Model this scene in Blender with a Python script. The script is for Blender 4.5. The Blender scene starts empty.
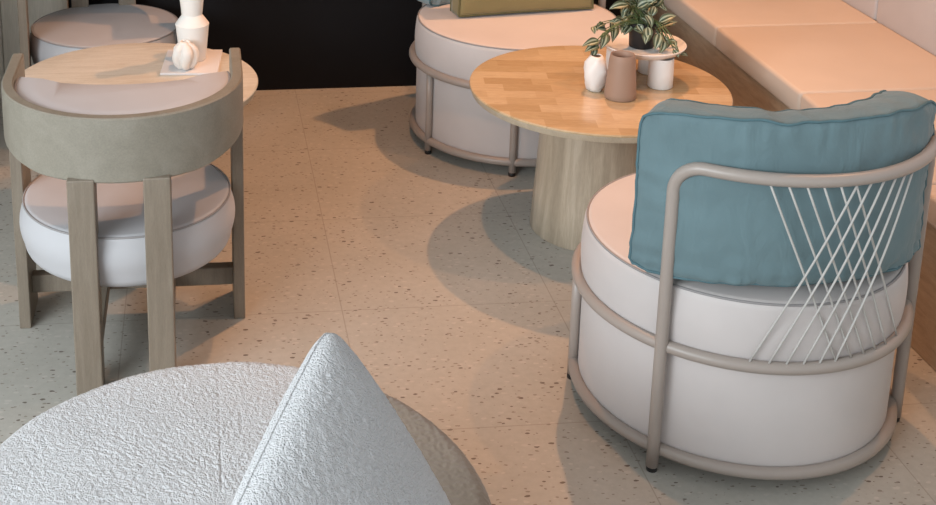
import bpy, bmesh, math, random
from mathutils import Vector, Matrix, noise
R = math.radians; PI = math.pi
random.seed(7)
col = bpy.context.scene.collection

# ------------------------------------------------------------------ helpers
def tag(o, label=None, cat=None, group=None, kind=None):
    if label: o['label'] = label
    if cat: o['category'] = cat
    if group: o['group'] = group
    if kind: o['kind'] = kind
    return o

def empty(name, loc, rz=0.0):
    o = bpy.data.objects.new(name, None)
    col.objects.link(o); o.location = loc; o.rotation_euler = (0, 0, rz)
    o.empty_display_size = .05
    return o

def build(name, verts, faces, mat, parent=None, smooth=True, uvs=None, sharp=None):
    me = bpy.data.meshes.new(name)
    me.from_pydata([tuple(v) for v in verts], [], [tuple(f) for f in faces])
    bm = bmesh.new(); bm.from_mesh(me)
    bmesh.ops.recalc_face_normals(bm, faces=bm.faces)
    bm.to_mesh(me); bm.free()
    if uvs:
        lay = me.uv_layers.new(name='UVMap')
        for lp in me.loops: lay.data[lp.index].uv = uvs[lp.vertex_index]
    for p in me.polygons: p.use_smooth = smooth
    if smooth and sharp: me.set_sharp_from_angle(angle=R(sharp))
    o = bpy.data.objects.new(name, me); col.objects.link(o)
    if mat: me.materials.append(mat)
    if parent: o.parent = parent
    return o

class MB:
    def __init__(s): s.v = []; s.f = []
    def add(s, v, f):
        n = len(s.v); s.v += [tuple(x) for x in v]; s.f += [tuple(i+n for i in q) for q in f]; return s
    def build(s, name, mat, parent=None, smooth=True, sharp=40, **k):
        return build(name, s.v, s.f, mat, parent, smooth, sharp=sharp, **k)

def box(x0, x1, y0, y1, z0, z1, bev=0.0, seg=2):
    bm = bmesh.new()
    bmesh.ops.create_cube(bm, size=1)
    for v in bm.verts:
        v.co = ((x0+x1)/2+v.co.x*(x1-x0), (y0+y1)/2+v.co.y*(y1-y0), (z0+z1)/2+v.co.z*(z1-z0))
    if bev: bmesh.ops.bevel(bm, geom=bm.edges[:], offset=bev, segments=seg, profile=.5, affect='EDGES')
    bm.verts.index_update()
    r = ([v.co[:] for v in bm.verts], [[v.index for v in f.verts] for f in bm.faces])
    bm.free(); return r

def tube(path, r, n=12, closed=False, caps=True):
    P = [Vector(p) for p in path]; N = len(P)
    T = []
    for i in range(N):
        if closed: t = P[(i+1) % N]-P[i-1]
        else: t = P[min(i+1, N-1)]-P[max(i-1, 0)]
        T.append(t.normalized())
    u = T[0].orthogonal().normalized()
    if closed: u = Vector((0, 0, 1)); u = (u-u.dot(T[0])*T[0]).normalized()
    V = []; F = []
    for i in range(N):
        if i: u = (u-u.dot(T[i])*T[i]).normalized()
        w = T[i].cross(u)
        rr = r[i] if isinstance(r, (list, tuple)) else r
        for k in range(n):
            a = 2*PI*k/n
            V.append(P[i]+(u*math.cos(a)+w*math.sin(a))*rr)
    for i in range(N if closed else N-1):
        j = (i+1) % N
        for k in range(n):
            F.append((i*n+k, i*n+(k+1) % n, j*n+(k+1) % n, j*n+k))
    if caps and not closed:
        F.append(tuple(range(n))[::-1]); F.append(tuple((N-1)*n+k for k in range(n)))
    return V, F

def lathe(prof, n=64, cx=0, cy=0, z0=0, fn=None):
    """prof: (r, z) bottom to top; r = 0 closes to a pole"""
    V = []; F = []; rings = []
    for r, z in prof:
        if r <= 1e-6:
            V.append((cx, cy, z0+z)); rings.append([len(V)-1])
        else:
            ring = []
            for k in range(n):
                a = 2*PI*k/n
                q = fn(a, r, z) if fn else r
                ring.append(len(V)); V.append((cx+q*math.cos(a), cy+q*math.sin(a), z0+z))
            rings.append(ring)
    for A, B in zip(rings, rings[1:]):
        if len(A) == 1 and len(B) == 1: continue
        for k in range(n):
            k2 = (k+1) % n
            if len(A) == 1: F.append((A[0], B[k], B[k2]))
            elif len(B) == 1: F.append((A[k], A[k2], B[0]))
            else: F.append((A[k], A[k2], B[k2], B[k]))
    return V, F

def rprof(R0, z0, z1, rb, seg=6, bulge=0.0, rbot=None):
    """disc profile with rounded edges"""
    rbot = rb if rbot is None else rbot
    p = [(0, z0), (R0*.5, z0)]
    for i in range(seg+1):
        a = -PI/2+PI/2*i/seg
        p.append((R0-rbot+rbot*math.cos(a), z0+rbot+rbot*math.sin(a)))
    m = 6
    za, zb = z0+rbot, z1-rb
    for i in range(1, m):
        t = i/m
        p.append((R0+bulge*math.sin(PI*t), za+(zb-za)*t))
    for i in range(seg+1):
        a = PI/2*i/seg
        p.append((R0-rb+rb*math.cos(a), z1-rb+rb*math.sin(a)))
    p += [(R0*.75, z1), (R0*.5, z1), (R0*.25, z1), (0, z1)]
    return p

def arcpts(cx, cy, r, a0, a1, z, n):
    return [(cx+r*math.cos(R(a0+(a1-a0)*i/n)), cy+r*math.sin(R(a0+(a1-a0)*i/n)), z) for i in range(n+1)]

# ------------------------------------------------------------------ materials
def newmat(name, base=(.5, .5, .5), rough=.5, **kw):
    m = bpy.data.materials.new(name); m.use_nodes = True
    nt = m.node_tree; b = nt.nodes['Principled BSDF']
    b.inputs['Base Color'].default_value = (*base, 1); b.inputs['Roughness'].default_value = rough
    for k, v in kw.items(): b.inputs[k].default_value = v
    return m, nt, b

def N(nt, t, **k):
    n = nt.nodes.new(t)
    for a, v in k.items(): setattr(n, a, v)
    return n

def coords(nt, scale=(1, 1, 1), rot=(0, 0, 0), kind='Object'):
    tc = N(nt, 'ShaderNodeTexCoord'); mp = N(nt, 'ShaderNodeMapping')
    mp.inputs['Scale'].default_value = scale; mp.inputs['Rotation'].default_value = rot
    nt.links.new(tc.outputs[kind], mp.inputs['Vector']); return mp.outputs['Vector']

def ramp(nt, fac, stops, interp='LINEAR'):
    r = N(nt, 'ShaderNodeValToRGB'); r.color_ramp.interpolation = interp
    els = r.color_ramp.elements
    while len(els) < len(stops): els.new(.5)
    for e, (p, c) in zip(els, stops): e.position = p; e.color = (*c, 1) if len(c) == 3 else c
    nt.links.new(fac, r.inputs['Fac']); return r.outputs['Color']

def noisen(nt, vec, scale, detail=4, rough=.5, dist=0):
    n = N(nt, 'ShaderNodeTexNoise'); n.inputs['Scale'].default_value = scale
    n.inputs['Detail'].default_value = detail; n.inputs['Roughness'].default_value = rough
    n.inputs['Distortion'].default_value = dist
    nt.links.new(vec, n.inputs['Vector']); return n.outputs['Fac']

def bump(nt, b, h, strength=.2, dist=.002):
    n = N(nt, 'ShaderNodeBump'); n.inputs['Strength'].default_value = strength; n.inputs['Distance'].default_value = dist
    nt.links.new(h, n.inputs['Height']); nt.links.new(n.outputs['Normal'], b.inputs['Normal'])

def mix(nt, a, b, fac, mode='MIX'):
    n = N(nt, 'ShaderNodeMix', data_type='RGBA', blend_type=mode)
    for s, v in ((n.inputs[6], a), (n.inputs[7], b), (n.inputs[0], fac)):
        if isinstance(v, (int, float)): s.default_value = v
        elif isinstance(v, tuple): s.default_value = (*v, 1)
        else: nt.links.new(v, s)
    return n.outputs[2]

def fabric(name, c, rough=.75, scale=900, st=.25, var=.06, sheen=.2):
    m, nt, b = newmat(name, c, rough)
    v = coords(nt)
    big = noisen(nt, v, 7, 3)
    c0 = tuple(x*(1-var) for x in c); c1 = tuple(min(1, x*(1+var)) for x in c)
    nt.links.new(ramp(nt, big, [(.3, c0), (.7, c1)]), b.inputs['Base Color'])
    bump(nt, b, noisen(nt, v, scale, 2), st, .0006)
    b.inputs['Sheen Weight'].default_value = sheen
    b.inputs['Specular IOR Level'].default_value = .3
    return m

def wrinkles(m, scale=16, st=.9):
    nt = m.node_tree; b = nt.nodes['Principled BSDF']
    old = b.inputs['Normal'].links[0].from_node
    n = N(nt, 'ShaderNodeBump'); n.inputs['Strength'].default_value = st; n.inputs['Distance'].default_value = .006
    nt.links.new(noisen(nt, coords(nt, (1, 1, .45)), scale, 3, .5, 1.0), n.inputs['Height'])
    nt.links.new(n.outputs['Normal'], old.inputs['Normal'])

def wood(name, c0, c1, c2, rough=.45, stretch=(14, 14, 1.0), st=.1, scale=5, rot=(0, 0, 0)):
    m, nt, b = newmat(name, c1, rough)
    v = coords(nt, stretch, rot)
    g = noisen(nt, v, scale, 6, .6, .6)
    fine = noisen(nt, coords(nt, tuple(s*5 for s in stretch), rot), scale*3, 4, .6)
    cc = ramp(nt, g, [(.25, c0), (.5, c1), (.75, c2)])
    cc = mix(nt, cc, ramp(nt, fine, [(.3, (.8, .8, .8)), (.7, (1.1, 1.1, 1.1))]), .6, 'MULTIPLY')
    nt.links.new(cc, b.inputs['Base Color'])
    bump(nt, b, fine, st, .0006)
    return m

M = {}
M['uph'] = fabric('pale_upholstery', (.55, .505, .485), .62, 700, .2, .03, .1)
M['frame'] = newmat('taupe_metal', (.335, .285, .25), .38)[0]
M['cord'] = newmat('pale_cord', (.47, .45, .42), .7)[0]
M['rubber'] = newmat('black_rubber', (.015, .015, .015), .6)[0]
M['teal'] = fabric('teal_canvas', (.125, .19, .205), .8, 900, .3, .07, .15)
wrinkles(M['teal'])
M['tealpipe'] = newmat('teal_piping', (.075, .145, .165), .8)[0]
M['olive'] = fabric('olive_canvas', (.215, .172, .075), .8, 900, .3, .06)
M['olivepipe'] = newmat('olive_piping', (.10, .09, .035), .8)[0]
M['blue'] = fabric('blue_canvas', (.24, .315, .335), .8, 900, .3, .06)
M['pale'] = wood('limed_wood', (.18, .145, .108), (.215, .175, .132), (.25, .21, .163), .45, (14, 14, 1.2), .12)
M['palex'] = wood('limed_wood_band', (.21, .19, .15), (.24, .217, .173), (.27, .246, .20), .45, (3, 3, 3), .1)
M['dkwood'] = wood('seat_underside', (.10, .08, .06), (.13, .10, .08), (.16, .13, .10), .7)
M['seat'] = fabric('chair_vinyl', (.45, .445, .455), .5, 500, .12, .02, .05)
M['pipe'] = newmat('grey_piping', (.27, .255, .25), .6)[0]
M['base'] = wood('grey_oak_veneer', (.29, .235, .17), (.42, .345, .255), (.57, .485, .375), .30, (9, 9, .6), .12, 3)
M['banqbase'] = wood('oak_plinth', (.34, .25, .17), (.43, .32, .22), (.50, .385, .27), .5, (2, 2, 12), .1)
M['banq'] = fabric('banquette_vinyl', (.58, .485, .40), .55, 500, .12, .02, .05)
M['black'] = newmat('black_wall_paint', (.004, .004, .005), .6, **{'Specular IOR Level': .2})[0]
M['panel'] = wood('pale_wall_panel', (.38, .34, .28), (.46, .42, .35), (.52, .47, .40), .5, (8, 8, .4), .05, 3)
M['cer'] = newmat('white_ceramic', (.78, .76, .73), .45)[0]
M['matt'] = newmat('matt_cream_ceramic', (.80, .77, .72), .75)[0]
M['napkin'] = newmat('white_tray', (.74, .73, .73), .5)[0]
M['brown'] = newmat('clay_brown_ceramic', (.33, .215, .155), .6)[0]
M['dark'] = newmat('dark_inside', (.09, .055, .04), .8)[0]
M['pot'] = newmat('black_plastic', (.006, .006, .007), .55)[0]
M['soil'] = fabric('soil', (.03, .02, .015), .95, 200, .8, .3)
M['stem'] = newmat('stem_green', (.10, .14, .05), .6)[0]
M['taupe'] = fabric('pouf_taupe', (.20, .165, .125), .95, 250, .8, .12, .3)  # darker taupe tone for the right part of the pouf

def bench_top():
    m, nt, b = newmat('butcher_block_oak', (.5, .3, .15), .27)
    v = coords(nt)
    br = N(nt, 'ShaderNodeTexBrick'); nt.links.new(v, br.inputs['Vector'])
    br.offset = .37; br.inputs['Color1'].default_value = (0, 0, 0, 1); br.inputs['Color2'].default_value = (1, 1, 1, 1)
    br.inputs['Mortar'].default_value = (.5, .5, .5, 1)
    br.inputs['Scale'].default_value = 1; br.inputs['Mortar Size'].default_value = .0
    br.inputs['Brick Width'].default_value = .15; br.inputs['Row Height'].default_value = .058
    sep = N(nt, 'ShaderNodeSeparateColor'); nt.links.new(br.outputs['Color'], sep.inputs[0])
    stave = ramp(nt, sep.outputs[0], [(0, (.45, .31, .17)), (.4, (.50, .36, .205)), (.7, (.55, .40, .24)), (1, (.60, .455, .29))])
    g = noisen(nt, coords(nt, (3, 22, 3)), 6, 6, .6, 1.2)
    cc = mix(nt, stave, ramp(nt, g, [(.3, (.80, .76, .72)), (.65, (1.08, 1.08, 1.08))]), .75, 'MULTIPLY')
    nt.links.new(cc, b.inputs['Base Color']); b.inputs['Coat Weight'].default_value = .35; b.inputs['Coat Roughness'].default_value = .18
    bump(nt, b, g, .05, .0004)
    return m
M['block'] = bench_top()
M['blockpale'] = wood('limed_table_top', (.56, .50, .40), (.66, .61, .51), (.74, .69, .60), .35, (2, 16, 4), .05, 4)
M['edge'] = wood('table_edge', (.38, .31, .22), (.45, .375, .275), (.52, .44, .33), .4, (5, 5, 5), .05)

def terrazzo():
    m, nt, b = newmat('terrazzo_tile', (.4, .38, .33), .42)
    v = coords(nt)
    big = noisen(nt, v, 3.0, 4)
    cc = ramp(nt, big, [(.3, (.38, .365, .325)), (.7, (.43, .412, .37))])
    mott = noisen(nt, v, 45, 5, .65)
    cc = mix(nt, cc, ramp(nt, mott, [(.35, (.93, .93, .92)), (.65, (1.05, 1.05, 1.05))]), .8, 'MULTIPLY')
    def specks(scale, thr, colr, seedoff, cc, pick):
        mp = N(nt, 'ShaderNodeMapping'); mp.inputs['Location'].default_value = seedoff
        mp.inputs['Rotation'].default_value = (0, 0, seedoff[0]); mp.inputs['Scale'].default_value = (1, 1.9, 1)
        nt.links.new(v, mp.inputs['Vector'])
        wob = N(nt, 'ShaderNodeTexNoise'); wob.inputs['Scale'].default_value = scale*1.5
        nt.links.new(mp.outputs[0], wob.inputs['Vector'])
        ad = mix(nt, mp.outputs[0], wob.outputs['Color'], .012, 'ADD')
        vo = N(nt, 'ShaderNodeTexVoronoi', voronoi_dimensions='2D'); vo.inputs['Scale'].default_value = scale
        nt.links.new(ad, vo.inputs['Vector'])
        sp = N(nt, 'ShaderNodeSeparateColor'); nt.links.new(vo.outputs['Color'], sp.inputs[0])
        # chip radius varies per cell, and only some cells hold a chip
        ma = N(nt, 'ShaderNodeMath', operation='MULTIPLY'); nt.links.new(sp.outputs[0], ma.inputs[0]); ma.inputs[1].default_value = thr
        lt = N(nt, 'ShaderNodeMath', operation='LESS_THAN'); nt.links.new(vo.outputs['Distance'], lt.inputs[0]); nt.links.new(ma.outputs[0], lt.inputs[1])
        gt = N(nt, 'ShaderNodeMath', operation='GREATER_THAN'); nt.links.new(sp.outputs[1], gt.inputs[0]); gt.inputs[1].default_value = pick
        mu = N(nt, 'ShaderNodeMath', operation='MULTIPLY'); nt.links.new(lt.outputs[0], mu.inputs[0]); nt.links.new(gt.outputs[0], mu.inputs[1])
        return mix(nt, cc, colr, mu.outputs[0])
    cc = specks(30, .22, (.13, .105, .085), (.3, 1.7, 0), cc, .84)
    cc = specks(48, .26, (.24, .21, .175), (1.3, .7, 0), cc, .68)
    cc = specks(34, .30, (.46, .435, .39), (2.1, 4.7, 0), cc, .7)
    # grout: lines at measured pitch
    sx = N(nt, 'ShaderNodeSeparateXYZ'); nt.links.new(v, sx.inputs[0])
    masks = []
    for out, off, pitch in ((sx.outputs[0], .3765, .612), (sx.outputs[1], 3.2895, .5765)):
        a = N(nt, 'ShaderNodeMath', operation='SUBTRACT'); nt.links.new(out, a.inputs[0]); a.inputs[1].default_value = off-pitch/2
        d = N(nt, 'ShaderNodeMath', operation='DIVIDE'); nt.links.new(a.outputs[0], d.inputs[0]); d.inputs[1].default_value = pitch
        fr = N(nt, 'ShaderNodeMath', operation='FRACT'); nt.links.new(d.outputs[0], fr.inputs[0])
        s = N(nt, 'ShaderNodeMath', operation='SUBTRACT'); nt.links.new(fr.outputs[0], s.inputs[0]); s.inputs[1].default_value = .5
        ab = N(nt, 'ShaderNodeMath', operation='ABSOLUTE'); nt.links.new(s.outputs[0], ab.inputs[0])
        lt = N(nt, 'ShaderNodeMath', operation='LESS_THAN'); nt.links.new(ab.outputs[0], lt.inputs[0]); lt.inputs[1].default_value = .0026
        masks.append(lt.outputs[0])
    mx = N(nt, 'ShaderNodeMath', operation='MAXIMUM'); nt.links.new(masks[0], mx.inputs[0]); nt.links.new(masks[1], mx.inputs[1])
    gm = N(nt, 'ShaderNodeMath', operation='MULTIPLY'); nt.links.new(mx.outputs[0], gm.inputs[0]); gm.inputs[1].default_value = .6
    cc = mix(nt, cc, (.25, .225, .19), gm.outputs[0])
    nt.links.new(cc, b.inputs['Base Color'])
    b.inputs['Roughness'].default_value = .5
    bump(nt, b, mott, .04, .0005)
    return m
M['floor'] = terrazzo()

def boucle(name, c):
    m, nt, b = newmat(name, c, .95)
    v = coords(nt)
    vo = N(nt, 'ShaderNodeTexVoronoi', feature='SMOOTH_F1'); vo.inputs['Scale'].default_value = 230
    nz = N(nt, 'ShaderNodeTexNoise'); nz.inputs['Scale'].default_value = 90; nz.inputs['Detail'].default_value = 3
    nt.links.new(v, nz.inputs['Vector'])
    nt.links.new(mix(nt, v, nz.outputs['Color'], .012, 'ADD'), vo.inputs['Vector'])
    nt.links.new(ramp(nt, noisen(nt, v, 10, 2), [(.3, tuple(x*.97 for x in c)), (.7, c)]), b.inputs['Base Color'])
    inv = N(nt, 'ShaderNodeMath', operation='SUBTRACT'); inv.inputs[0].default_value = 1; nt.links.new(vo.outputs['Distance'], inv.inputs[1])
    ad = N(nt, 'ShaderNodeMath', operation='ADD'); nt.links.new(inv.outputs[0], ad.inputs[0]); nt.links.new(noisen(nt, v, 420, 3), ad.inputs[1])
    bump(nt, b, ad.outputs[0], 1.0, .0035)
    b.inputs['Sheen Weight'].default_value = .3; b.inputs['Specular IOR Level'].default_value = .1
    return m
M['boucle'] = boucle('white_boucle', (.60, .60, .605))

def leafmat():
    m, nt, b = newmat('striped_leaf', (.1, .15, .06), .45)
    tc = N(nt, 'ShaderNodeTexCoord'); sx = N(nt, 'ShaderNodeSeparateXYZ'); nt.links.new(tc.outputs['UV'], sx.inputs[0])
    s = N(nt, 'ShaderNodeMath', operation='SUBTRACT'); nt.links.new(sx.outputs[0], s.inputs[0]); s.inputs[1].default_value = .5
    ab = N(nt, 'ShaderNodeMath', operation='ABSOLUTE'); nt.links.new(s.outputs[0], ab.inputs[0])
    c = ramp(nt, ab.outputs[0], [(0, (.035, .055, .03)), (.09, (.05, .08, .04)), (.15, (.38, .41, .29)), (.27, (.32, .36, .24)), (.33, (.055, .085, .04)), (.5, (.10, .10, .055))])
    nt.links.new(c, b.inputs['Base Color'])
    return m
M['leaf'] = leafmat()

# ------------------------------------------------------------------ setting
def struct(name, v_f, mat, **k):
    o = build(name, v_f[0], v_f[1], mat, None, False); o['kind'] = 'structure'; return o
struct('floor', box(-4, 3.4, -1.5, 5.3, -.06, 0), M['floor'])
struct('wall_back', box(-.535, 3.4, 5.081, 5.2, 0, 2.9), M['black'])
mb = MB()
x = -2.6
while x < -.56:
    mb.add(*box(x, min(x+.298, -.535), 5.06, 5.2, 0, 2.9, .004, 1)); x += .3
o = mb.build('wall_left', M['panel'], None, False); o['kind'] = 'structure'
struct('shade_wall', box(-1.25, -1.15, 3.7, 5.058, 0, 2.9), M['panel'])  # unseen wall, added to keep daylight off the left-back floor

# ------------------------------------------------------------------ lounge chairs (drum seat in a tube frame)
def bent_cushion(parent, cx, cy, r_out, a0, a1, z0, z1, thick, m, pm, seed, names=('cushion_cover', 'piping'), lean=0.0):
    """box cushion wrapped round part of a circle; returns the cover"""
    nu, nv, nt_ = 72, 30, 8
    V = []; F = []; idx = {}
    am = (a0+a1)/2; ah = (a1-a0)/2
    def P(u, v, w):        # u, v in -1..1 ; w 0 = outer face, 1 = inner face
        # rounded outline in plan of the face
        ez = 1-abs(v)**6; eu = 1-abs(u)**8
        puff = .016*(max(0, 1-u*u)**.45)*(max(0, 1-v*v)**.45)
        sag = .010*(1-u*u)
        zc = (z0+z1)/2+(z1-z0)/2*v*(1-.06*(1-abs(u)**2) if v > 0 else 1)
        corner = .032*(abs(u)*abs(v))**8
        uu = u*(1-.018*(1-v*v))*(1-.055*(abs(u)*abs(v))**8)
        ang = R(am+ah*uu)
        rr = r_out-thick*w
        if w <= 0.5: rr += puff*(1-2*w)*.8
        else: rr -= puff*(2*w-1)
        # gathers near the seams
        k = max(abs(u), abs(v))
        g = noise.noise(Vector((u*10+seed, v*2.2, w*3)))*.006*(abs(v)**3)+noise.noise(Vector((u*2.2, v*10+seed, w*3)))*.006*(abs(u)**4)
        g += noise.noise(Vector((u*5, v*4, seed+w)))*.005
        g += noise.noise(Vector((u*11+seed, v*7, seed+w)))*.0022
        side = 1 if w < .5 else -1
        rr += g*side*(1 if w in (0, 1) else abs(1-2*w))
        zw = noise.noise(Vector((u*6+seed*2, 3.1, 0)))*.006+noise.noise(Vector((u*9+seed, 1.1, 0)))*.002
        if v > 0: zc += zw*v**6
        zc += (.010*math.sin(PI*w))*(1 if v > 0 else -1)*abs(v)**12
        if v < 0: zc += (.016+.022*(1-u*u))*(1-w)*v**6
        else: zc += .016*(1-u*u)*(1-w)*v**6
        gz = max(abs(v)**5*(1-abs(v)**24), abs(u)**7*(1-abs(u)**40))
        rr += side*(noise.noise(Vector((u*17+seed, v*3, w*2)))*.018*abs(v)+noise.noise(Vector((u*4, v*12+seed, w*2)))*.014*abs(u))*gz*(1 if w in (0, 1) else 0)
        return (cx+rr*math.cos(ang), cy+rr*math.sin(ang), zc-corner*(1 if v > 0 else -1)*.6)
    def vid(i, j, k):
        key = (i, j, k)
        if key not in idx:
            u = -1+2*i/nu; v = -1+2*j/nv
            idx[key] = len(V); V.append(P(u, v, k/nt_))
        return idx[key]
    for i in range(nu):
        for j in range(nv):
            for k in (0, nt_):
                F.append((vid(i, j, k), vid(i+1, j, k), vid(i+1, j+1, k), vid(i, j+1, k)))
    for k in range(nt_):
        for i in range(nu):
            for j in (0, nv):
                F.append((vid(i, j, k), vid(i+1, j, k), vid(i+1, j, k+1), vid(i, j, k+1)))
        for j in range(nv):
            for i in (0, nu):
                F.append((vid(i, j, k), vid(i, j+1, k), vid(i, j+1, k+1), vid(i, j, k+1)))
    o = build(names[0], V, F, m, parent)
    for k in (0, nt_):
        ring = [(i, 0) for i in range(nu)]+[(nu, j) for j in range(nv)]+[(i, nv) for i in range(nu, 0, -1)]+[(0, j) for j in range(nv, 0, -1)]
        pts = [V[vid(i, j, k)] for i, j in ring]
        build(names[1], *tube(pts, .0034, 8, closed=True), pm, o)
    return o

def lounge_chair(cx, cy, back, label, cords, legs=(118, -118, 180)):
    t = empty('lounge_chair', (cx, cy, 0))
    tag(t, label, 'chair', None)
    # drum and seat
    V, F = lathe(rprof(.3705, .035, .310, .012), 96); build('drum_base', V, F, M['uph'], t, sharp=50)
    V, F = lathe(rprof(.375, .304, .466, .020, bulge=.005, rbot=.010), 96); seat = build('seat', V, F, M['uph'], t, sharp=60)
    build('piping', *tube([(.3685*math.cos(2*PI*i/96), .3685*math.sin(2*PI*i/96), .4615) for i in range(96)], .0032, 6, closed=True), M['pipe'], seat)
    # frame rings
    rt = .0145
    for nm, z, r in (('lower_ring', .05, .380), ('middle_ring', .318, .386)):
        build(nm, *tube([(r*math.cos(2*PI*i/96), r*math.sin(2*PI*i/96), z) for i in range(96)], rt, 14, closed=True), M['frame'], t)
    rb = .397
    # back rail and its two posts are one bent tube
    a0, a1 = back-57.5, back+59
    P = []
    c0 = (rb*math.cos(R(a0)), rb*math.sin(R(a0)))
    c1 = (rb*math.cos(R(a1)), rb*math.sin(R(a1)))
    for i in range(10): P.append((*c0, .012+(.70-.012)*i/9))
    bend = 10.0
    for i in range(1, 9):
        th = PI/2*i/9
        a = R(a0+bend*(1-math.cos(th)))
        P.append((rb*math.cos(a), rb*math.sin(a), .70+.066*math.sin(th)))
    P += [(x, y, .766) for x, y, z in arcpts(0, 0, rb, a0+bend, a1-bend, 0, 48)]
    for i in range(8, 0, -1):
        th = PI/2*i/9
        a = R(a1-bend*(1-math.cos(th)))
        P.append((rb*math.cos(a), rb*math.sin(a), .70+.066*math.sin(th)))
    for i in range(9, -1, -1): P.append((*c1, .012+(.70-.012)*i/9))
    build('back_rail', *tube(P, rt, 14), M['frame'], t)
    for da in (59, -57.5)+legs:
        a = R(back+da); r = rb if abs(da) < 60 else .383
        if abs(da) > 60:
            lg = build('leg', *tube([(r*math.cos(a), r*math.sin(a), z) for z in (.012, .1, .2, .318)], .0125, 12), M['frame'], t)
            par = lg
        else: par = t
        build('foot_cap', *tube([(r*math.cos(a), r*math.sin(a), 0), (r*math.cos(a), r*math.sin(a), .014)], .0125, 12), M['rubber'], par)
    # cords strung between the middle ring and the back rail, in two crossing sets
    for ta, ba in cords:
        pa = Vector((.400*math.cos(R(ta)), .400*math.sin(R(ta)), .758)); pb = Vector((.389*math.cos(R(ba)), .389*math.sin(R(ba)), .325))
        out = .012 if ba < ta else .004
        mid = []
        for i in range(9):
            q = pa.lerp(pb, i/8); s = math.sin(PI*i/8)
            rad = Vector((q.x, q.y, 0)).normalized()
            mid.append(q+rad*out*s)
        build('cord', *tube(mid, .0026, 6), M['cord'], t)
    return t

cordsA = [(252, 280), (257.3, 286), (262.7, 291.5), (267.7, 297), (273, 303), (278, 311)]
cordsB = [(279, 251), (284, 257), (289, 262.5), (294, 268), (298.4, 273.5), (302.5, 279)]
lounge_chair(1.298, 2.793, 281, 'pale drum lounge chair seen from behind, crossed cords on its taupe tube frame', cordsA+cordsB)
lounge_chair(1.165, 4.525, 80, 'round pale drum lounge chair beyond the oak table, against the black wall', [(a-201, b-201) for a, b in cordsA+cordsB], (123, -118, 176))

t = empty('back_cushion', (1.30, 2.79, .466))
tag(t, 'large teal box cushion with piping leaning on the cord back of the nearest lounge chair', 'cushion')
bent_cushion(t, -.017, .13, .480, 224.8, 316.5, .0, .410, .105, M['teal'], M['tealpipe'], 3.3)
t = empty('back_cushion', (1.165, 4.525, .466))
tag(t, 'pale blue cushion on the far lounge chair, behind the olive one', 'cushion')
bent_cushion(t, -.020, -.20, .56, 59, 132, .0, .40, .12, M['blue'], M['tealpipe'], 8.1)

# olive throw cushion, upright box
def box_cushion(name, w, h, d, m, pm, loc, rot, seed, label):
    t = empty(name, loc); t.rotation_euler = rot; tag(t, label, 'cushion')
    nu, nv, nd = 36, 24, 4
    V = []; F = []; idx = {}
    def P(u, v, k):
        puff = .022*(max(0, 1-u*u)**.5)*(max(0, 1-v*v)**.5)
        s = -1 if k == 0 else (1 if k == nd else 0)
        y = -d/2+d*k/nd+s*puff+noise.noise(Vector((u*5+seed, v*5, k)))*.003
        q = 1-.02*(1-u*u)*abs(v)
        return (w/2*u*(1-.02*(1-v*v)), y, h/2+h/2*v*q)
    def vid(i, j, k):
        if (i, j, k) not in idx:
            idx[(i, j, k)] = len(V); V.append(P(-1+2*i/nu, -1+2*j/nv, k))
        return idx[(i, j, k)]
    for i in range(nu):
        for j in range(nv):
            for k in (0, nd): F.append((vid(i, j, k), vid(i+1, j, k), vid(i+1, j+1, k), vid(i, j+1, k)))
    for k in range(nd):
        for i in range(nu):
            for j in (0, nv): F.append((vid(i, j, k), vid(i+1, j, k), vid(i+1, j, k+1), vid(i, j, k+1)))
        for j in range(nv):
            for i in (0, nu): F.append((vid(i, j, k), vid(i, j+1, k), vid(i, j+1, k+1), vid(i, j, k+1)))
    o = build('cushion_cover', V, F, m, t)
    for k in (0, nd):
        ring = [(i, 0) for i in range(nu)]+[(nu, j) for j in range(nv)]+[(i, nv) for i in range(nu, 0, -1)]+[(0, j) for j in range(nv, 0, -1)]
        build('piping', *tube([V[vid(i, j, k)] for i, j in ring], .0035, 8, closed=True), pm, o)
    return t
box_cushion('throw_cushion', .53, .36, .10, M['olive'], M['olivepipe'], (1.20, 4.605, .469), (R(-6), 0, R(7)), 5.0, 'olive green box cushion standing on the seat of the far lounge chair')

# ------------------------------------------------------------------ round tables
def round_table(x, y, top, label, mrot, Rr=.403):
    t = empty('coffee_table', (x, y, 0), mrot); tag(t, label, 'table')
    build('table_top', *lathe([(0, .473), (Rr-.001, .473), (Rr, .4735), (Rr, .4765), (Rr-.002, .4797), (Rr-.006, .4805), (.3, .4805), (0, .4805)], 160), top, t, sharp=30)
    build('rim', *lathe([(0, .452), (Rr-.012, .452), (Rr-.007, .4535), (Rr-.0015, .471), (Rr-.0015, .4732), (0, .4732)], 160), M['edge'], t, sharp=30)
    build('pedestal', *lathe([(0, 0), (.190, 0), (.193, .003), (.186, .12), (.177, .28), (.169, .4525)], 96), M['base'], t, sharp=50)
    return t
round_table(1.232, 3.745, M['block'], 'round oak butcher-block coffee table holding the potted plant', R(-8))
round_table(-.216, 3.91, M['blockpale'], 'round pale wood table between the two barrel chairs', R(2), .388)

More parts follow.
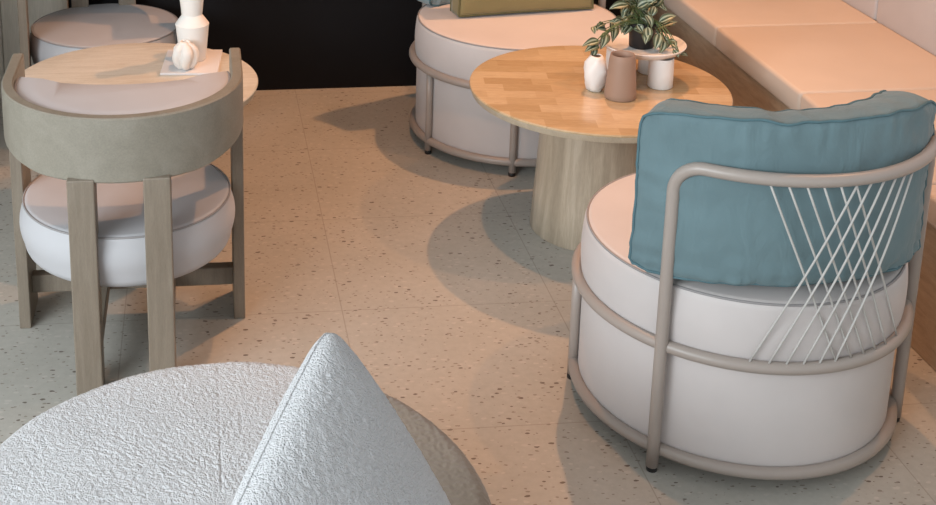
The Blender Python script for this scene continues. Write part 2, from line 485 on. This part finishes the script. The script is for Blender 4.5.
# ------------------------------------------------------------------ barrel chairs
def barrel_chair(x, y, rz, label):
    t = empty('barrel_chair', (x, y, 0), rz); tag(t, label, 'chair')
    Ro, Ri = .3105, .2795
    zb, zt = .578, .745
    # curved backrest band (open towards +y), with straight arms
    n = 56
    plan = []
    ye = .195
    for i in range(3): plan.append((-1, ye-i*(ye/3), None))
    path_o = [(-Ro, ye), (-Ro, ye*.66), (-Ro, ye*.33)]+[(Ro*math.cos(R(180+180*i/n)), Ro*math.sin(R(180+180*i/n))) for i in range(n+1)]+[(Ro, ye*.33), (Ro, ye*.66), (Ro, ye)]
    path_i = [(-Ri, ye), (-Ri, ye*.66), (-Ri, ye*.33)]+[(Ri*math.cos(R(180+180*i/n)), Ri*math.sin(R(180+180*i/n))) for i in range(n+1)]+[(Ri, ye*.33), (Ri, ye*.66), (Ri, ye)]
    V = []; F = []; b = .004
    for (xo, yo), (xi, yi) in zip(path_o, path_i):
        d = Vector((xo-xi, yo-yi)).normalized()*b
        # the lower edge of the band rises towards the arms
        arm = max(0, min(1, (yo+.10)/.12)); lo = zb+.028*max(0, min(1, (yo+.24)/.2))
        V += [(xo-d.x, yo-d.y, lo), (xo, yo, lo+b), (xo, yo, zt-b), (xo-d.x, yo-d.y, zt), (xi+d.x, yi+d.y, zt), (xi, yi, zt-b), (xi, yi, lo+b), (xi+d.x, yi+d.y, lo)]
    m = len(path_o)
    for i in range(m-1):
        for k in range(8): F.append((i*8+k, i*8+(k+1) % 8, (i+1)*8+(k+1) % 8, (i+1)*8+k))
    F.append(tuple(range(8))); F.append(tuple((m-1)*8+k for k in range(8)))
    build('backrest', V, F, M['palex'], t, sharp=30)
    # deep board legs at the front, run up to the arms
    for s in (-1, 1):
        bx = sorted((s*Ri-s*.0005, s*(Ro-.0005)))
        build('leg', *box(bx[0], bx[1], .035, .196, 0, zb+.034, .002, 1), M['pale'], t, False)
    for lx in (-.093, .090):
        build('leg', *box(lx-.033, lx+.033, -.308, -.235, 0, zb+.01, .003, 2), M['pale'], t, False)
        build('rail', *box(lx-.028, lx+.028, -.226, .1, .078, .122, .002, 1), M['pale'], t, False)
    build('cross_rail', *box(-Ri, Ri, .095, .130, .075, .128, .002, 1), M['pale'], t, False)
    build('seat_frame', *lathe(rprof(.17, .235, .290, .006), 48), M['dkwood'], t, sharp=40)
    build('brace', *box(-.10, .10, .06, .125, .128, .24, .002, 1), M['dkwood'], t, False)
    seat = build('seat', *lathe(rprof(.2755, .268, .420, .016, bulge=.010, rbot=.040), 96), M['seat'], t)
    build('piping', *tube([(.2725*math.cos(2*PI*i/96), .2725*math.sin(2*PI*i/96), .4155) for i in range(96)], .003, 6, closed=True), M['pipe'], seat)
    # D shaped pad inside the band
    rp = .280
    out = [(rp*math.cos(R(172+196*i/48)), rp*math.sin(R(172+196*i/48))) for i in range(49)]
    ch = []
    for i in range(1, 24):
        u = i/24
        xx = out[-1][0]+(out[0][0]-out[-1][0])*u
        ch.append((xx, out[0][1]-.055*math.sin(PI*u)-.028*min(1, u*8, (1-u)*8)))
    loop = out+ch; nL = len(loop)
    V = []; F = []
    cxm, cym = 0, -.08
    lv = []
    for ins, z in ((.03, .622), (.008, .625), (0, .635), (0, .66), (0, .70), (0, .722), (.003, .730), (.010, .735), (.05, .737)):
        s = 1-ins/.2
        lv.append([(cxm+(px-cxm)*s, cym+(py-cym)*s, z) for px, py in loop])
    for L in lv: V += L
    for a in range(len(lv)-1):
        for k in range(nL): F.append((a*nL+k, a*nL+(k+1) % nL, (a+1)*nL+(k+1) % nL, (a+1)*nL+k))
    F.append(tuple(range(nL))[::-1]); F.append(tuple((len(lv)-1)*nL+k for k in range(nL)))
    pad = build('back_pad', V, F, M['seat'], t, sharp=60)
    build('piping', *tube([(px, py, .731) for px, py, z in lv[6]], .0028, 6, closed=True), M['pipe'], pad)
    return t
barrel_chair(-.208, 3.235, 0, 'limed wood barrel chair with its curved back band and two back legs towards us')
barrel_chair(-.362, 4.715, PI+.10, 'limed wood barrel chair facing us on the far side of the left table')

# ------------------------------------------------------------------ banquette
t = empty('banquette', (1.87, 3.7, 0)); tag(t, 'long peach upholstered banquette bench on a wooden plinth along the right side', 'bench')
build('plinth', *box(.015, .70, -2.4, 1.37, 0, .372, .002, 1), M['banqbase'], t, False)
for y0 in (-2.058, -1.372, -.686, 0, .686):
    y1 = min(y0+.686, 1.37)
    V, F = box(.0, .63, y0+.0015, y1-.0015, .372, .456, .014, 4)
    build('seat_cushion', V, F, M['banq'], t, sharp=50)
for y0 in (-2.0, -1.314, -.628, .045, .731):
    y1 = min(y0+.686, 1.37)
    V, F = box(.63, .70, y0+.002, y1-.002, .40, .95, .016, 4)
    build('back_panel', V, F, M['uph'], t, sharp=50)

# ------------------------------------------------------------------ boucle pouf and pillow
t = empty('round_pouf', (.014, 1.870, 0)); tag(t, 'big round pouf in white boucle with a taupe section, nearest the camera', 'pouf')
PR, PT = .460, .471
def pouf_cover():
    prof = []
    nr, na, er = 150, 1000, .035
    for i in range(nr+1): prof.append((.001+(PR-er-.001)*i/nr, PT))
    for i in range(1, 19):
        th = PI/2*i/18; prof.append((PR-er+er*math.sin(th), PT-er+er*math.cos(th)))
    prof += [(PR, PT-.09), (PR-.004, PT-.16), (PR-.012, PT-.24), (PR-.03, .08), (PR-.04, .05)]
    V = []; n = len(prof)
    W = []; T = []
    for k in range(na):
        a = 2*PI*k/na
        for r, z in prof:
            p = Vector((r*math.cos(a), r*math.sin(a), z-.006*(r/PR)**4))
            q = p.copy()
            if r > .03 and z > .15:
                nn = Vector((p.x, p.y, 0)).normalized() if z < PT-.03 else Vector((0, 0, 1))
                q += nn*((noise.noise(p*130)*.5+noise.noise(p*260)*.35)*.0036+noise.noise(p*9)*.003)
                # stitched seam
                q.z -= .0012*max(0, 1-abs(p.x-.002)/.003) if z > PT-.01 else 0
            V.append(q)
    FB = []; FT = []
    for k in range(na):
        a = 2*PI*(k+.5)/na; k2 = (k+1) % na
        for i in range(n-1):
            x, y = prof[i][0]*math.cos(a), prof[i][0]*math.sin(a)
            (FT if x > .20 and y < .42 else FB).append((k*n+i, k*n+i+1, k2*n+i+1, k2*n+i))  # faces on the right side are coloured taupe
    for nm, F, m in (('boucle_cover', FB, M['boucle']), ('taupe_side', FT, M['taupe'])):
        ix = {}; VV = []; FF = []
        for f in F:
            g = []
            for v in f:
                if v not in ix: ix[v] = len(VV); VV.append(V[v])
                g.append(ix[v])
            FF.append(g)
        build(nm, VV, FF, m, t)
pouf_cover()
build('pouf_base', *lathe(rprof(.405, .0, .07, .006), 64), M['dkwood'], t, sharp=40)

def pillow():
    A = Vector((.181, 1.775, .853)); B = Vector((0.0, 1.375, .775)); C = Vector((.392, 1.70, .490)); D = Vector((.235, 1.335, .475))
    o_ = (C+D)/2
    t = empty('scatter_pillow', (o_.x, o_.y, .455)); tag(t, 'white boucle scatter pillow, one corner pointing up, on the round pouf', 'pillow')
    nrm = (B-A).cross(C-A).normalized()
    if nrm.x > 0: nrm = -nrm
    nu = 130
    def P(u, v, side):
        q = A*(1-u)*(1-v)+B*u*(1-v)+C*(1-u)*v+D*u*v
        e = (4*u*(1-u))*(4*v*(1-v))
        th = .070*max(0, e)**.36
        # edges pull in between the dog-eared corners
        uc, vc = u-.5, v-.5
        pull = -.015
        c = (A+B+C+D)/4
        q = q+(c-q)*pull*((1-4*uc*uc)*abs(2*vc)**2+(1-4*vc*vc)*abs(2*uc)**2)
        q = q+(c-q)*.05*(abs(2*uc)*abs(2*vc))**12
        p = q+nrm*th*side
        d = (noise.noise(p*130)*.5+noise.noise(p*260)*.35)*.003+noise.noise(p*9)*.006*e
        p += nrm*side*d*min(1, e*8+.25)
        return p
    V = []; F = []; idx = {}
    def vid(i, j, s):
        k = (i, j, 0 if i in (0, nu) or j in (0, nu) else s)
        if k not in idx: idx[k] = len(V); V.append(P(i/nu, j/nu, s)-Vector((o_.x, o_.y, .455)))
        return idx[k]
    for s in (-1, 1):
        for i in range(nu):
            for j in range(nu): F.append((vid(i, j, s), vid(i+1, j, s), vid(i+1, j+1, s), vid(i, j+1, s)))
    cv = build('pillow_cover', V, F, M['boucle'], t)
    ring = [(i, 0) for i in range(nu)]+[(nu, j) for j in range(nu)]+[(i, nu) for i in range(nu, 0, -1)]+[(0, j) for j in range(nu, 0, -1)]
    build('seam', *tube([V[vid(i, j, 1)] for i, j in ring], .0018, 8, closed=True), M['boucle'], t)
pillow()

# ------------------------------------------------------------------ things on the oak table
TZ = .4805
t = empty('footed_planter', (1.387, 3.800, TZ)); tag(t, 'white ceramic planter dish standing on cylinder feet, on the oak table', 'planter')
zr = .1175
prof = [(0, .096), (.09, .096), (.112, .100), (.124, .110), (.131, zr), (.1325, zr+.003), (.131, zr+.005), (.126, zr+.002), (.110, .109), (.08, .105), (0, .105)]
build('dish', *lathe(prof, 96), M['cer'], t, sharp=60)
for lx, ly in ((.036, -.074), (-.060, .056), (.050, .060)):
    build('foot', *lathe([(0, 0), (.036, 0), (.039, .003), (.0385, .05), (.037, .0975)], 40, lx, ly), M['cer'], t, sharp=50)

t = empty('potted_plant', (1.385, 3.812, TZ+.105)); tag(t, 'trailing striped-leaf plant in a black pot standing in the white planter dish', 'plant')
build('pot', *lathe([(0, 0), (.037, 0), (.039, .004), (.0425, .070), (.045, .072), (.045, .082), (.041, .082), (.040, .068), (0, .066)], 48), M['pot'], t, sharp=40)
build('soil', *lathe([(.0395, .0675), (.03, .071), (.012, .073), (0, .073)], 32), M['soil'], t)
LEAVES = [(1.331, 3.802, 0.725, 1.281, 3.794, 0.718), (1.33, 3.812, 0.726, 1.311, 3.804, 0.698), (1.335, 3.79, 0.729, 1.297, 3.776, 0.747), (1.356, 3.847, 0.698, 1.344, 3.823, 0.672), (1.364, 3.837, 0.719, 1.325, 3.827, 0.733), (1.364, 3.822, 0.702, 1.351, 3.81, 0.735), (1.359, 3.797, 0.718, 1.401, 3.789, 0.74), (1.373, 3.8, 0.721, 1.415, 3.773, 0.741), (1.421, 3.841, 0.716, 1.463, 3.817, 0.695), (1.405, 3.839, 0.696, 1.38, 3.83, 0.691), (1.403, 3.807, 0.714, 1.397, 3.786, 0.691), (1.395, 3.835, 0.693, 1.4, 3.81, 0.669), (1.378, 3.845, 0.686, 1.373, 3.837, 0.656), (1.35, 3.818, 0.665, 1.32, 3.798, 0.626), (1.336, 3.819, 0.682, 1.305, 3.81, 0.656), (1.319, 3.802, 0.663, 1.265, 3.795, 0.671), (1.3, 3.829, 0.65, 1.292, 3.804, 0.612), (1.262, 3.78, 0.642, 1.238, 3.768, 0.6), (1.267, 3.818, 0.645, 1.227, 3.799, 0.649), (1.231, 3.824, 0.651, 1.228, 3.799, 0.632), (1.228, 3.755, 0.625, 1.168, 3.739, 0.612), (1.217, 3.757, 0.622, 1.206, 3.741, 0.589), (1.357, 3.781, 0.669, 1.372, 3.769, 0.643), (1.397, 3.821, 0.65, 1.438, 3.815, 0.625), (1.385, 3.765, 0.664, 1.385, 3.746, 0.622), (1.423, 3.762, 0.643, 1.404, 3.744, 0.595), (1.434, 3.771, 0.636, 1.433, 3.758, 0.585), (1.439, 3.834, 0.646, 1.495, 3.824, 0.647), (1.434, 3.798, 0.661, 1.471, 3.788, 0.675), (1.451, 3.766, 0.62, 1.478, 3.755, 0.594), (1.45, 3.74, 0.621, 1.463, 3.717, 0.627), (1.454, 3.714, 0.603, 1.465, 3.696, 0.584), (1.486, 3.742, 0.58, 1.509, 3.735, 0.573), (1.334, 3.789, 0.754, 1.301, 3.78, 0.774), (1.372, 3.837, 0.735, 1.333, 3.817, 0.775), (1.371, 3.802, 0.749, 1.38, 3.788, 0.787), (1.386, 3.797, 0.747, 1.412, 3.782, 0.775), (1.345, 3.788, 0.771, 1.339, 3.767, 0.81), (1.396, 3.846, 0.727, 1.363, 3.818, 0.762), (1.417, 3.835, 0.73, 1.439, 3.807, 0.755), (1.366, 3.786, 0.687, 1.384, 3.775, 0.666), (1.368, 3.851, 0.676, 1.345, 3.827, 0.654), (1.383, 3.813, 0.683, 1.355, 3.785, 0.722), (1.365, 3.827, 0.725, 1.38, 3.803, 0.753)]
LV = []; LF = []; LU = []
o0 = Vector((1.385, 3.812, TZ+.105))
SM = MB()
more = []
for a in LEAVES:
    if a[2] > .62 or random.random() < .35:
        d = [random.uniform(-.016, .016) for _ in range(6)]
        more.append(tuple(a[i]+d[i] for i in range(6)))
for a in LEAVES+more:
    p0 = Vector(a[:3])-o0; p1 = Vector(a[3:])-o0
    p0 = p0+Vector((-.0, 0, .0)); L = (p1-p0).length
    w = min(.0165, .27*L+.003)*random.uniform(.9, 1.15)
    ax = (p1-p0).normalized()
    up = Vector((random.uniform(-.5, .5), -.75, .75)); up = (up-up.dot(ax)*ax).normalized(); sd = ax.cross(up)
    n, mcols = 9, 5
    base = len(LV)
    for i in range(n+1):
        s = i/n
        hw = w*math.sin(PI*min(1, s**.8*.97+.03))**.8*(1-.25*s)
        c = p0.lerp(p1, s)+up*(.18*L*math.sin(PI*s*.85))
        for j in range(mcols):
            q = (j/(mcols-1)-.5)*2
            LV.append(c+sd*hw*q+up*hw*.45*abs(q)); LU.append((j/(mcols-1), s))
    for i in range(n):
        for j in range(mcols-1):
            b_ = base+i*mcols+j; LF.append((b_, b_+1, b_+mcols+1, b_+mcols))
    # stem from the crown of the pot to the leaf base
    s0 = Vector((random.uniform(-.02, .02), random.uniform(-.02, .02), .08))
    q1 = p0
    mid = s0.lerp(q1, .5)+Vector((0, 0, .025))
    if q1.z < .05:
        mid = Vector((q1.x*.6, q1.y*.6, .115))
    path = []
    for i in range(9):
        u = i/8; path.append(s0*(1-u)**2+mid*2*u*(1-u)+q1*u*u)
    SM.add(*tube(path, .0014, 5))
build('foliage', LV, LF, M['leaf'], t, uvs=LU)
SM.build('stem', M['stem'], t, sharp=None)

def solid_vase(name, x, y, z, prof, m, label, cat='vase', fn=None, n=64, inside=M['dark']):
    t = empty(name, (x, y, z)); tag(t, label, cat)
    build('body', *lathe(prof, n, fn=fn), m, t, sharp=60)
    return t
# brown clay mug
t = empty('clay_vase', (1.268, 3.643, TZ)); tag(t, 'smooth brown clay vase on the oak table, right of the small white vase', 'vase')
build('body', *lathe([(0, 0), (.045, 0), (.048, .004), (.0475, .02), (.040, .120), (.0365, .1385), (.0355, .140), (.0335, .1385), (.034, .11), (.040, .02), (0, .014)], 64), M['brown'], t, sharp=60)
# small crumpled white vase
def crumple(a, r, z):
    return r*(1+.10*math.sin(3*a+z*60)+.06*math.sin(5*a-z*90+1)) if r > .012 else r
t = empty('crumpled_vase', (1.209, 3.712, TZ)); tag(t, 'small white crumpled ceramic vase on the oak table, left of the brown vase', 'vase')
prof = [(0, 0), (.020, 0), (.024, .003), (.031, .020), (.036, .045), (.036, .07), (.031, .092), (.023, .106), (.018, .113), (.016, .113), (.018, .103), (.024, .08), (0, .07)]
build('body', *lathe(prof, 48, fn=crumple), M['cer'], t, sharp=None)
build('opening', *lathe([(.0155, .1105), (0, .1085)], 24), M['dark'], t)

# ------------------------------------------------------------------ things on the pale table
t = build('square_tray', *box(-.092, .092, -.118, .118, 0, .008, .002, 2), M['napkin'], None, False)
t.location = (-.037, 4.068, TZ); t.rotation_euler = (0, 0, R(-5)); tag(t, 'thin square white tray on the pale round table', 'tray')
t = empty('stacked_vase', (-.034, 4.090, TZ+.008)); tag(t, 'tall cream vase of stacked cone shapes on the white tray', 'vase')
prof = [(0, 0), (.040, 0), (.043, .003), (.0545, .118), (.0555, .122), (.053, .126), (.034, .152), (.0325, .155), (.034, .158), (.0415, .228), (.042, .232), (.040, .236), (.027, .262), (.026, .266), (.030, .33), (.028, .333), (.024, .33), (.020, .27), (0, .26)]
build('body', *lathe(prof, 72), M['matt'], t, sharp=25)
def lobes(a, r, z):
    return r*(.66+.42*abs(math.cos(2.5*a+.4+.45*math.sin(z*75)))**.6)
t = empty('ribbed_vase', (-.058, 3.998, TZ+.008)); tag(t, 'small cream ribbed vase with wavy flanges in front of the tall vase', 'vase')
prof = [(0, 0), (.020, 0), (.025, .003), (.034, .015), (.040, .033), (.042, .049), (.038, .067), (.028, .080), (.018, .086), (.016, .092), (.013, .092), (.014, .085), (0, .07)]
build('body', *lathe(prof, 120, fn=lobes), M['matt'], t, sharp=None)

# ------------------------------------------------------------------ lights
def spot(x, y, z, tx, ty, tz, power, color, size=110, blend=.6, rad=.03):
    l = bpy.data.lights.new('downlight', 'SPOT'); l.energy = power; l.color = color
    l.spot_size = R(size); l.spot_blend = blend; l.shadow_soft_size = rad
    o = bpy.data.objects.new('downlight', l); col.objects.link(o); o.location = (x, y, z)
    o.rotation_euler = (Vector((tx, ty, tz))-Vector((x, y, z))).to_track_quat('-Z', 'Y').to_euler()
    return o
WARM = (1.0, .46, .20)
spot(1.60, 4.75, 2.8, 1.35, 4.2, 0, 155, WARM, 98, .5)
spot(.55, 3.75, 2.8, .60, 3.75, 0, 84, WARM, 78, .6)
spot(2.40, 3.10, 2.8, 1.95, 3.1, 0, 70, WARM, 86, .5)
struct('ceiling', box(-4, 3.4, -1.5, 5.3, 2.9, 2.98), newmat('white_ceiling', (.7, .7, .7), .8)[0])
def area(loc, tgt, sx, sy, power, color):
    l = bpy.data.lights.new('window_daylight', 'AREA'); l.energy = power; l.color = color; l.shape = 'RECTANGLE'; l.size = sx; l.size_y = sy
    o = bpy.data.objects.new('window_daylight', l); col.objects.link(o); o.location = loc
    o.rotation_euler = (Vector(tgt)-Vector(loc)).to_track_quat('-Z', 'Y').to_euler()
    return o
area((-3.1, -.5, 2.2), (.6, 3.0, .4), 3.0, 1.3, 245, (.86, .94, 1.0))
w = bpy.data.worlds.new('World'); bpy.context.scene.world = w; w.use_nodes = True
w.node_tree.nodes['Background'].inputs[0].default_value = (.90, .95, 1.0, 1)
w.node_tree.nodes['Background'].inputs[1].default_value = .85

# ------------------------------------------------------------------ camera
f, cx, cy, pitch, roll, yaw = 1301.39, 321.84, -40.13, .2578, .0038, .0955
cam = bpy.data.cameras.new('camera'); co = bpy.data.objects.new('camera', cam); col.objects.link(co)
cam.sensor_width = 36; cam.lens = f/936*36
cam.shift_x = (468-cx)/936; cam.shift_y = -(252.5-cy)/936
Fv = Vector((0, math.cos(pitch), -math.sin(pitch))); Rv = Vector((1, 0, 0)); Uv = Rv.cross(Fv)
R2 = Rv*math.cos(roll)+Uv*math.sin(roll); U2 = -Rv*math.sin(roll)+Uv*math.cos(roll)
rot = Matrix.Rotation(-yaw, 3, 'Z')
R2, U2, B2 = rot @ R2, rot @ U2, rot @ (-Fv)
mw = Matrix(((R2.x, U2.x, B2.x, 0), (R2.y, U2.y, B2.y, 0), (R2.z, U2.z, B2.z, 1.9), (0, 0, 0, 1)))
co.matrix_world = mw
sc = bpy.context.scene; sc.camera = co
sc.view_settings.view_transform = 'Standard'; sc.view_settings.look = 'None'
sc.view_settings.gamma = 1; sc.view_settings.exposure = 0; sc.view_settings.use_curve_mapping = False
